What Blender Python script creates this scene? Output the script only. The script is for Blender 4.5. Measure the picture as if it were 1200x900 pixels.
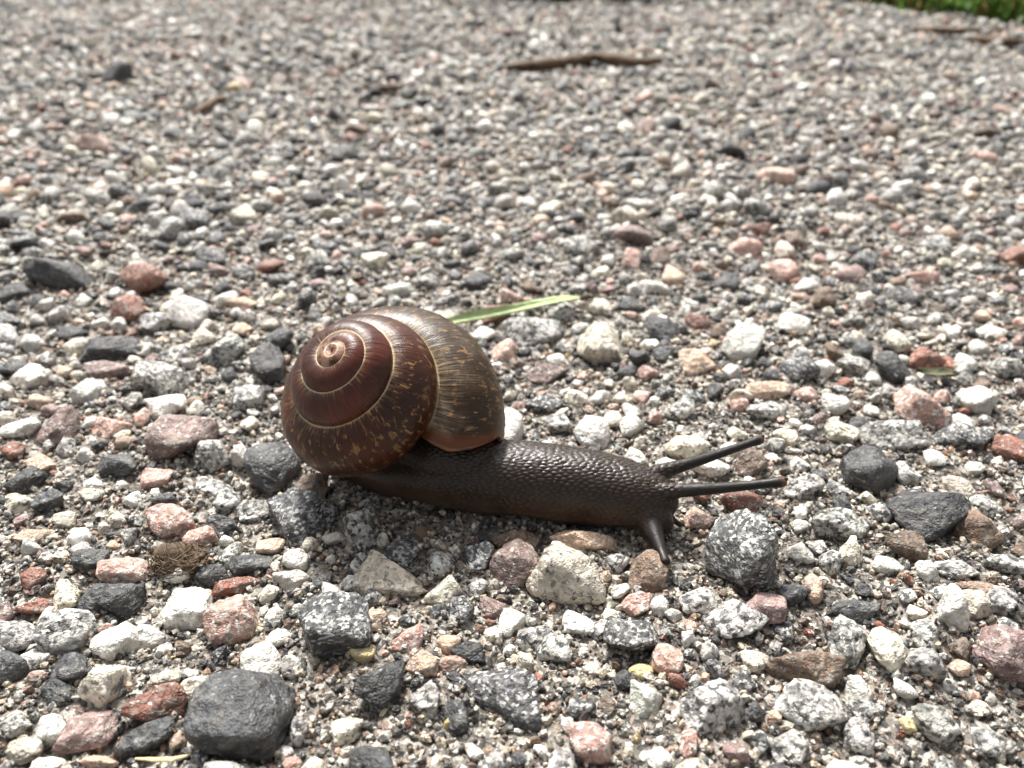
import bpy, bmesh, math
import numpy as np
from mathutils import Vector, Matrix
from mathutils.kdtree import KDTree

sc = bpy.context.scene
for o in list(bpy.data.objects):
    bpy.data.objects.remove(o, do_unlink=True)
COL = sc.collection
MM = 0.001
rng = np.random.default_rng(11)

# ------------------------------------------------------------------ camera
FPX = 950.0                      # focal length in pixels of the 1200 x 900 photograph
PITCH = math.radians(30.5)
CAM = np.array([0.0, 0.0, 52.0])     # mm
RT = np.array([1.0, 0, 0])
FW = np.array([0, math.cos(PITCH), -math.sin(PITCH)])
UP = np.array([0, math.sin(PITCH), math.cos(PITCH)])
cam = bpy.data.cameras.new("camera")
cam.sensor_width = 36.0
cam.lens = FPX / 1200 * 36
cam.clip_start = 0.002
cam.clip_end = 200
cam.dof.use_dof = True
cam.dof.focus_distance = 0.071
cam.dof.aperture_fstop = 42.0
camo = bpy.data.objects.new("camera", cam)
COL.objects.link(camo)
camo.location = CAM * MM
camo.rotation_euler = (math.pi / 2 - PITCH, 0, 0)
sc.camera = camo

# ------------------------------------------------------------------ sky, sun, exposure
SUN_EL = math.radians(54)
SUN_AZ = math.radians(-18)       # from beyond the snail, a little to its tail side
w = bpy.data.worlds.new("World")
sc.world = w
w.use_nodes = True
wn = w.node_tree.nodes
wl = w.node_tree.links
bg = wn["Background"]
sky = wn.new("ShaderNodeTexSky")
sky.sky_type = 'NISHITA'
sky.sun_disc = False
sky.sun_elevation = SUN_EL
sky.sun_rotation = SUN_AZ
sky.air_density = 1.0
sky.dust_density = 6.0
sky.ozone_density = 1.0
hs = wn.new("ShaderNodeHueSaturation")
hs.inputs['Saturation'].default_value = 0.14
wl.new(sky.outputs[0], hs.inputs['Color'])
wl.new(hs.outputs[0], bg.inputs[0])
bg.inputs[1].default_value = 0.085
sd = bpy.data.lights.new("sun", 'SUN')
sd.energy = 3.5
sd.angle = math.radians(7)
sd.color = (1.0, 0.965, 0.91)
so = bpy.data.objects.new("sun", sd)
COL.objects.link(so)
dirv = Vector((math.sin(SUN_AZ) * math.cos(SUN_EL), math.cos(SUN_AZ) * math.cos(SUN_EL), math.sin(SUN_EL)))
so.rotation_euler = dirv.to_track_quat('Z', 'Y').to_euler()
so.location = dirv * 3
sc.view_settings.view_transform = 'Standard'
sc.view_settings.look = 'None'
sc.view_settings.gamma = 1
sc.view_settings.use_curve_mapping = False
sc.view_settings.exposure = 1.28
sc.cycles.use_adaptive_sampling = True
sc.cycles.adaptive_threshold = 0.02
sc.cycles.max_bounces = 5
sc.cycles.diffuse_bounces = 3
sc.cycles.glossy_bounces = 2
sc.cycles.caustics_reflective = False
sc.cycles.caustics_refractive = False

# ------------------------------------------------------------------ numeric helpers
def _hash(ix, iy, iz, seed):
    h = (ix * 374761393 + iy * 668265263 + iz * 2147483647 + seed * 1274126177) & 0xffffffff
    h = ((h ^ (h >> 13)) * 1274126177) & 0xffffffff
    h = ((h ^ (h >> 16)) * 2246822519) & 0xffffffff
    return ((h ^ (h >> 15)) & 0xffffff) / float(0xffffff)

def vnoise(P, seed=0):
    P = np.asarray(P, float)
    I = np.floor(P).astype(np.int64)
    F = P - I
    F = F * F * (3 - 2 * F)
    out = 0
    for dx in (0, 1):
        wx = F[..., 0] if dx else 1 - F[..., 0]
        for dy in (0, 1):
            wy = F[..., 1] if dy else 1 - F[..., 1]
            for dz in (0, 1):
                wz = F[..., 2] if dz else 1 - F[..., 2]
                out = out + wx * wy * wz * _hash(I[..., 0] + dx, I[..., 1] + dy, I[..., 2] + dz, seed)
    return out * 2 - 1

def fbm(P, oct=3, seed=0):
    a, s, t = 1.0, 0.0, 0.0
    P = np.asarray(P, float)
    for k in range(oct):
        s = s + a * vnoise(P, seed + k)
        t += a
        a *= 0.5
        P = P * 2.03 + 7.1
    return s / t

SPINE = np.array([(-19.5, 70.5), (-12, 67), (-2, 64.6), (8, 63), (14, 61), (14, 55.5)])
def seg_dist(x, y):
    d = np.full(np.shape(x), 1e9)
    for a, b in zip(SPINE[:-1], SPINE[1:]):
        ab = b - a
        t = np.clip(((x - a[0]) * ab[0] + (y - a[1]) * ab[1]) / (ab @ ab), 0, 1)
        d = np.minimum(d, np.hypot(x - a[0] - t * ab[0], y - a[1] - t * ab[1]))
    return d

def gz(x, y):
    """height of the sandy ground in mm"""
    x = np.asarray(x, float)
    y = np.asarray(y, float)
    z0 = np.zeros_like(x)
    h = 1.7 * fbm(np.stack([x / 26, y / 26, z0], -1), 2, 3) + 1.0 * fbm(np.stack([x / 7, y / 7, z0 + 5], -1), 2, 9)
    far = np.clip((np.hypot(x, y) - 120) / 300, 0, 1)
    h = h * (1 + .8 * far)
    m = np.exp(-(seg_dist(x, y) / 6.0) ** 2)
    return h * (1 - .85 * m) - 0.25 * m

def pix_ray(px, py):
    return FW + RT * (px - 600) / FPX - UP * (py - 450) / FPX

def pix_ground(px, py, lift=0.0):
    r = pix_ray(px, py)
    z = 0.0
    for _ in range(6):
        t = (z + lift - CAM[2]) / r[2]
        P = CAM + t * r
        z = float(gz(P[0], P[1]))
    return P, t       # t is the depth along the view axis

def new_mesh(name, V, Fc, mat=None, smooth=True, midx=None, tint=None):
    """V in metres, Fc (n,3) or (n,4) arrays or a list of such"""
    me = bpy.data.meshes.new(name)
    V = np.asarray(V, np.float32)
    if isinstance(Fc, np.ndarray):
        Fc = [Fc]
    me.vertices.add(len(V))
    me.vertices.foreach_set("co", V.ravel())
    loops = np.concatenate([f.ravel() for f in Fc]).astype(np.int32)
    tot = np.concatenate([np.full(len(f), f.shape[1], np.int32) for f in Fc])
    st = np.concatenate([[0], np.cumsum(tot)[:-1]]).astype(np.int32)
    me.loops.add(len(loops))
    me.loops.foreach_set("vertex_index", loops)
    me.polygons.add(len(tot))
    me.polygons.foreach_set("loop_start", st)
    me.polygons.foreach_set("loop_total", tot)
    if midx is not None:
        me.polygons.foreach_set("material_index", np.asarray(midx, np.int32))
    me.update(calc_edges=True)
    me.polygons.foreach_set("use_smooth", np.full(len(tot), bool(smooth)))
    if tint is not None:
        a = me.color_attributes.new("tint", 'FLOAT_COLOR', 'POINT')
        t4 = np.ones((len(V), 4), np.float32)
        t4[:, :3] = tint
        a.data.foreach_set("color", t4.ravel())
    if mat is not None:
        for m in (mat if isinstance(mat, (list, tuple)) else [mat]):
            me.materials.append(m)
    return me

def obj(name, me, parent=None, loc=None, **props):
    o = bpy.data.objects.new(name, me)
    COL.objects.link(o)
    if loc is not None:
        o.location = loc
    if parent is not None:
        o.parent = parent
    for k, v in props.items():
        o[k] = v
    return o

_ICO = {}
def ico(sub):
    if sub not in _ICO:
        bm = bmesh.new()
        bmesh.ops.create_icosphere(bm, subdivisions=sub, radius=1)
        V = np.array([v.co[:] for v in bm.verts])
        V /= np.linalg.norm(V, axis=1)[:, None]
        Fc = np.array([[v.index for v in f.verts] for f in bm.faces])
        bm.free()
        _ICO[sub] = (V, Fc)
    return _ICO[sub]

def unit(n, r):
    v = r.normal(size=n)
    return v / np.linalg.norm(v, axis=-1, keepdims=True)

def chip_shapes(N, sub, r, P=11, sharp=12.0):
    """N angular stone shapes, (N,V,3), each scaled to a unit half-extent box"""
    D, Fc = ico(sub)
    n = unit((N, P, 3), r)
    q0 = unit((N, 3, 3), r)
    ax = np.concatenate([q0, -q0 + r.normal(size=(N, 3, 3)) * .35], 1)
    ax /= np.linalg.norm(ax, axis=-1, keepdims=True)
    n = np.concatenate([ax, n], 1)
    h = np.concatenate([r.uniform(.85, 1.1, (N, 6)), r.uniform(.62, 1.12, (N, P))], 1)
    d = np.einsum('vk,npk->nvp', D, n) / h[:, None]
    rad = np.minimum((np.maximum(d, 0) ** sharp).sum(-1) ** (-1 / sharp), 1.45)
    V = D[None] * rad[..., None]
    lo, hi = V.min(1, keepdims=True), V.max(1, keepdims=True)
    return (V - (lo + hi) / 2) / ((hi - lo) / 2), Fc

def rot_mats(N, r, tilt=None):
    q = unit((N, 4), r)
    if tilt is not None:
        yaw = r.uniform(0, 2 * np.pi, N)
        ta = r.normal(size=(N, 2)) * tilt
        q = np.stack([np.cos(yaw / 2), ta[:, 0] * .5, ta[:, 1] * .5, np.sin(yaw / 2)], -1)
        q /= np.linalg.norm(q, axis=1, keepdims=True)
    a, b, c, d = q.T
    return np.stack([np.stack([1 - 2 * (c * c + d * d), 2 * (b * c - a * d), 2 * (b * d + a * c)], -1),
                     np.stack([2 * (b * c + a * d), 1 - 2 * (b * b + d * d), 2 * (c * d - a * b)], -1),
                     np.stack([2 * (b * d - a * c), 2 * (c * d + a * b), 1 - 2 * (b * b + c * c)], -1)], 1)

# ------------------------------------------------------------------ node helpers
def mat_new(name):
    m = bpy.data.materials.new(name)
    m.use_nodes = True
    nt = m.node_tree
    return m, nt, nt.nodes["Principled BSDF"]

class NT:
    def __init__(s, nt):
        s.nt = nt
    def n(s, t, **kw):
        nd = s.nt.nodes.new(t)
        for k, v in kw.items():
            setattr(nd, k, v)
        return nd
    def l(s, a, b):
        s.nt.links.new(a, b)
    def val(s, sock, v):
        if isinstance(v, bpy.types.NodeSocket):
            s.l(v, sock)
        else:
            sock.default_value = v
    def math(s, op, a, b=None, c=None, clamp=False):
        nd = s.n('ShaderNodeMath', operation=op, use_clamp=clamp)
        for i, v in enumerate((a, b, c)):
            if v is not None:
                s.val(nd.inputs[i], v)
        return nd.outputs[0]
    def mix(s, f, a, b, blend='MIX'):
        nd = s.n('ShaderNodeMix', data_type='RGBA', blend_type=blend)
        s.val(nd.inputs[0], f)
        for sk, v in ((nd.inputs[6], a), (nd.inputs[7], b)):
            s.val(sk, v if isinstance(v, bpy.types.NodeSocket) or len(v) == 4 else (*v, 1))
        return nd.outputs[2]
    def noise(s, vec, scale, detail=3, rough=.55, dist=0.0):
        nd = s.n('ShaderNodeTexNoise')
        if vec is not None:
            s.l(vec, nd.inputs['Vector'])
        nd.inputs['Scale'].default_value = scale
        nd.inputs['Detail'].default_value = detail
        nd.inputs['Roughness'].default_value = rough
        nd.inputs['Distortion'].default_value = dist
        return nd.outputs['Fac']
    def vor(s, vec, scale, feature='F1'):
        nd = s.n('ShaderNodeTexVoronoi', feature=feature)
        s.l(vec, nd.inputs['Vector'])
        nd.inputs['Scale'].default_value = scale
        return nd
    def rng(s, v, a, b, c=0.0, d=1.0, smooth=False):
        nd = s.n('ShaderNodeMapRange')
        nd.interpolation_type = 'SMOOTHSTEP' if smooth else 'LINEAR'
        s.l(v, nd.inputs[0])
        for i, x in enumerate((a, b, c, d)):
            s.val(nd.inputs[i + 1], x)
        return nd.outputs[0]
    def bump(s, h, strength, dist, normal=None):
        nd = s.n('ShaderNodeBump')
        nd.inputs['Strength'].default_value = strength
        nd.inputs['Distance'].default_value = dist
        s.l(h, nd.inputs['Height'])
        if normal is not None:
            s.l(normal, nd.inputs['Normal'])
        return nd.outputs[0]

# kind: mean colour, dark specks, light specks, crystal contrast, roughness, foliated?, words for labels
KINDS = {
    'W': dict(c=(.72, .70, .65), dark=.42, light=.15, cry=.22, rough=.42, word='white quartz'),
    'C': dict(c=(.66, .60, .49), dark=.32, light=.25, cry=.3, rough=.55, word='cream'),
    'G': dict(c=(.34, .335, .315), dark=.62, light=.62, cry=.5, rough=.62, word='pale grey granite'),
    'S': dict(c=(.17, .175, .18), dark=.6, light=.75, cry=.7, rough=.55, word='black and white speckled'),
    'D': dict(c=(.045, .047, .051), dark=.25, light=.16, cry=.5, rough=.50, word='charcoal'),
    'P': dict(c=(.50, .29, .235), dark=.28, light=.5, cry=.3, rough=.55, word='pink'),
    'R': dict(c=(.27, .10, .065), dark=.32, light=.16, cry=.3, rough=.55, word='rust red'),
    'M': dict(c=(.24, .155, .145), dark=.3, light=.26, cry=.35, rough=.6, word='mauve'),
    'T': dict(c=(.52, .37, .265), dark=.25, light=.26, cry=.25, rough=.55, word='peach'),
    'B': dict(c=(.14, .088, .058), dark=.35, light=.2, cry=.4, rough=.6, word='brown'),
    'Y': dict(c=(.62, .50, .26), dark=.06, light=.2, cry=.15, rough=.4, word='yellowish'),
}
KEYS = list(KINDS)
def stone_mat(k):
    K = KINDS[k]
    m, nt, bs = mat_new("stone_" + K['word'].replace(' ', '_'))
    N = NT(nt)
    tc = N.n('ShaderNodeTexCoord').outputs['Object']
    if k in 'DSM':      # foliated rock: stretch the pattern
        mp = N.n('ShaderNodeMapping')
        mp.inputs['Scale'].default_value = (1, 1, 1.7)
        mp.inputs['Rotation'].default_value = (.5, .35, 0)
        N.l(tc, mp.inputs['Vector'])
        tc = mp.outputs[0]
    at = N.n('ShaderNodeVertexColor', layer_name='tint').outputs['Color']
    v = N.vor(tc, 1500)
    sep = N.n('ShaderNodeSeparateColor')
    N.l(v.outputs['Color'], sep.inputs[0])
    big = N.noise(tc, 420, 2, .6)
    br = N.math('MULTIPLY', N.rng(sep.outputs[0], 0, 1, 1 - K['cry'], 1 + K['cry']), N.rng(big, .3, .7, .72, 1.22))
    c = N.mix(1.0, at, N.n('ShaderNodeCombineColor').outputs[0], 'MULTIPLY')
    comb = c.node.inputs[7].links[0].from_node
    for i in range(3):
        N.l(br, comb.inputs[i])
    n1 = N.noise(tc, 1500, 3, .66, .3)
    n2 = N.noise(tc, 1900, 3, .66, .3)
    mp2 = N.n('ShaderNodeMapping')
    mp2.inputs['Location'].default_value = (.31, .17, .53)
    N.l(tc, mp2.inputs['Vector'])
    N.l(mp2.outputs[0], n2.node.inputs['Vector'])
    dk = N.rng(n1, .62 - .22 * K['dark'], .68 - .2 * K['dark'], 0, .85 if K['dark'] > .3 else .55)
    lt = N.rng(n2, .64 - .22 * K['light'], .72 - .2 * K['light'], 0, .9)
    if k in 'GS':       # granite grains: each crystal dark, grey or white
        wob = N.n('ShaderNodeVectorMath', operation='MULTIPLY_ADD')
        N.l(n1.node.outputs['Color'], wob.inputs[0])
        wob.inputs[1].default_value = (.0006, .0006, .0006)
        N.l(tc, wob.inputs[2])
        v2 = N.vor(wob.outputs[0], 3000 if k == 'G' else 3300)
        s2 = N.n('ShaderNodeSeparateColor')
        N.l(v2.outputs['Color'], s2.inputs[0])
        rv = N.math('ADD', s2.outputs[0], N.math('MULTIPLY', N.math('SUBTRACT', big, .5), .9))
        fd, fl = (.22, .74) if k == 'G' else (.48, .84)
        dk = N.rng(rv, fd + .04, fd - .04, 0, .88)
        lt = N.rng(rv, fl - .04, fl + .04, 0, .85)
    dcol = (.022, .022, .022) if k in 'GSDC' else (.09, .06, .045)
    if k == 'W':
        dcol = (.42, .39, .33)
    c = N.mix(dk, c, dcol)
    c = N.mix(lt, c, (.30, .30, .29) if k in 'DB' else (.50, .50, .48) if k == 'S' else (.60, .585, .55) if k == 'G' else (.70, .68, .63))
    n3 = N.noise(tc, 800, 4, .75)
    c = N.mix(N.rng(n3, .46, .70, 0, .30 if k in 'DS' else .62), c, (.34, .31, .262))      # dry dust
    N.l(c, bs.inputs['Base Color'])
    N.l(N.rng(n3, .3, .7, K['rough'] - .1, K['rough'] + .2), bs.inputs['Roughness'])
    h = N.math('ADD', N.math('MULTIPLY', n3, 1.2), N.math('ADD', N.math('MULTIPLY', n1, .6), N.math('MULTIPLY', sep.outputs[1], .3)))
    N.l(N.bump(h, 1.0, .0005), bs.inputs['Normal'])
    return m
STONE = {k: stone_mat(k) for k in KEYS}
MATLIST = [STONE[k] for k in KEYS]
def tints(kidx, r):
    base = np.array([KINDS[k]['c'] for k in KEYS])[kidx]
    b = r.uniform(.62, 1.18, (len(kidx), 1))
    hue = r.normal(1, .016, (len(kidx), 3))
    return np.clip(base * b * hue, .01, .84)

# ------------------------------------------------------------------ ground sheet
EDGE = np.array([(-900, 760), (-300, 690), (-60, 600), (-30, 582), (60, 572), (150, 590), (214, 585), (232, 520),
                 (250, 478), (268, 452), (310, 430), (420, 410), (900, 380)], float)
def edge_y(x):
    return np.interp(x, EDGE[:, 0], EDGE[:, 1])

def ground_mat():
    m, nt, bs = mat_new("ground_gravel_sand")
    N = NT(nt)
    tc = N.n('ShaderNodeTexCoord').outputs['Object']
    def layer(scale):
        wv = N.n('ShaderNodeVectorMath', operation='ADD')
        nz = N.n('ShaderNodeTexNoise')
        nz.inputs['Scale'].default_value = scale * 1.2
        N.l(tc, nz.inputs['Vector'])
        sc_ = N.n('ShaderNodeVectorMath', operation='SCALE')
        N.l(nz.outputs['Color'], sc_.inputs[0])
        sc_.inputs['Scale'].default_value = .5 / scale
        N.l(tc, wv.inputs[0])
        N.l(sc_.outputs[0], wv.inputs[1])
        v = N.vor(wv.outputs[0], scale)
        s = N.n('ShaderNodeSeparateColor')
        N.l(v.outputs['Color'], s.inputs[0])
        rp = N.n('ShaderNodeValToRGB')
        rp.color_ramp.interpolation = 'CONSTANT'
        el = rp.color_ramp.elements
        stops = [(0, (.05, .046, .042)), (.20, (.15, .135, .118)), (.42, (.25, .228, .197)), (.62, (.36, .335, .295)),
                 (.74, (.26, .21, .165)), (.82, (.50, .465, .41)), (.94, (.20, .14, .11))]
        el[0].position, el[0].color = 0, (*stops[0][1], 1)
        el[1].position, el[1].color = stops[1][0], (*stops[1][1], 1)
        for p, c in stops[2:]:
            e = el.new(p)
            e.color = (*c, 1)
        N.l(s.outputs[0], rp.inputs[0])
        return rp.outputs[0], v.outputs['Distance']
    ca, da = layer(2300)
    cb, db = layer(330)
    ln = N.n('ShaderNodeVectorMath', operation='LENGTH')
    N.l(tc, ln.inputs[0])
    far = N.rng(ln.outputs['Value'], .25, .5)
    c = N.mix(far, ca, N.mix(1.0, cb, (.72, .70, .68), 'MULTIPLY'))  # far colour darkened to stand in for shade between unmodelled stones
    sepx = N.n('ShaderNodeSeparateXYZ')
    N.l(tc, sepx.inputs[0])
    soil = N.n('ShaderNodeAttribute', attribute_name='soil')
    c = N.mix(N.math('MULTIPLY', soil.outputs['Fac'], N.rng(N.noise(tc, 60, 4), .3, .6), clamp=True), c, (.045, .04, .018))
    N.l(c, bs.inputs['Base Color'])
    bs.inputs['Roughness'].default_value = .85
    b1 = N.bump(N.noise(tc, 2600, 3, .7), .9, .0005)
    b2 = N.bump(db, 1.0, .003, b1)
    bs.inputs['Normal'].links or N.l(b2, bs.inputs['Normal'])
    return m
def axis(fine, step, lim, grow, start):
    pos = list(np.arange(0, fine, step))
    s = step
    while pos[-1] < lim:
        s *= grow
        pos.append(pos[-1] + s)
    return np.array(pos)
px_ = axis(150, 1.7, 30000, 1.10, 0)
gx = np.concatenate([-px_[:0:-1], px_])
py_ = axis(190, 1.7, 40000, 1.07, 0)
gy = np.concatenate([-axis(40, 3, 30000, 1.35, 0)[:0:-1], py_])
X, Y = np.meshgrid(gx, gy, indexing='ij')
Z = gz(X, Y)
V = np.stack([X, Y, Z], -1).reshape(-1, 3) * MM
ni, nj = X.shape
I, J = np.meshgrid(np.arange(ni - 1), np.arange(nj - 1), indexing='ij')
a = (I * nj + J).ravel()
Fq = np.stack([a, a + nj, a + nj + 1, a + 1], -1)
gme = new_mesh("ground", V, Fq, ground_mat())
soil = np.clip((Y - edge_y(X)) / 25 + .2, 0, 1).ravel().astype(np.float32)
at = gme.attributes.new("soil", 'FLOAT', 'POINT')
at.data.foreach_set("value", soil)
obj("ground", gme, kind="structure", label="gravel path surface of grey sand and fine grit", category="ground")

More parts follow.
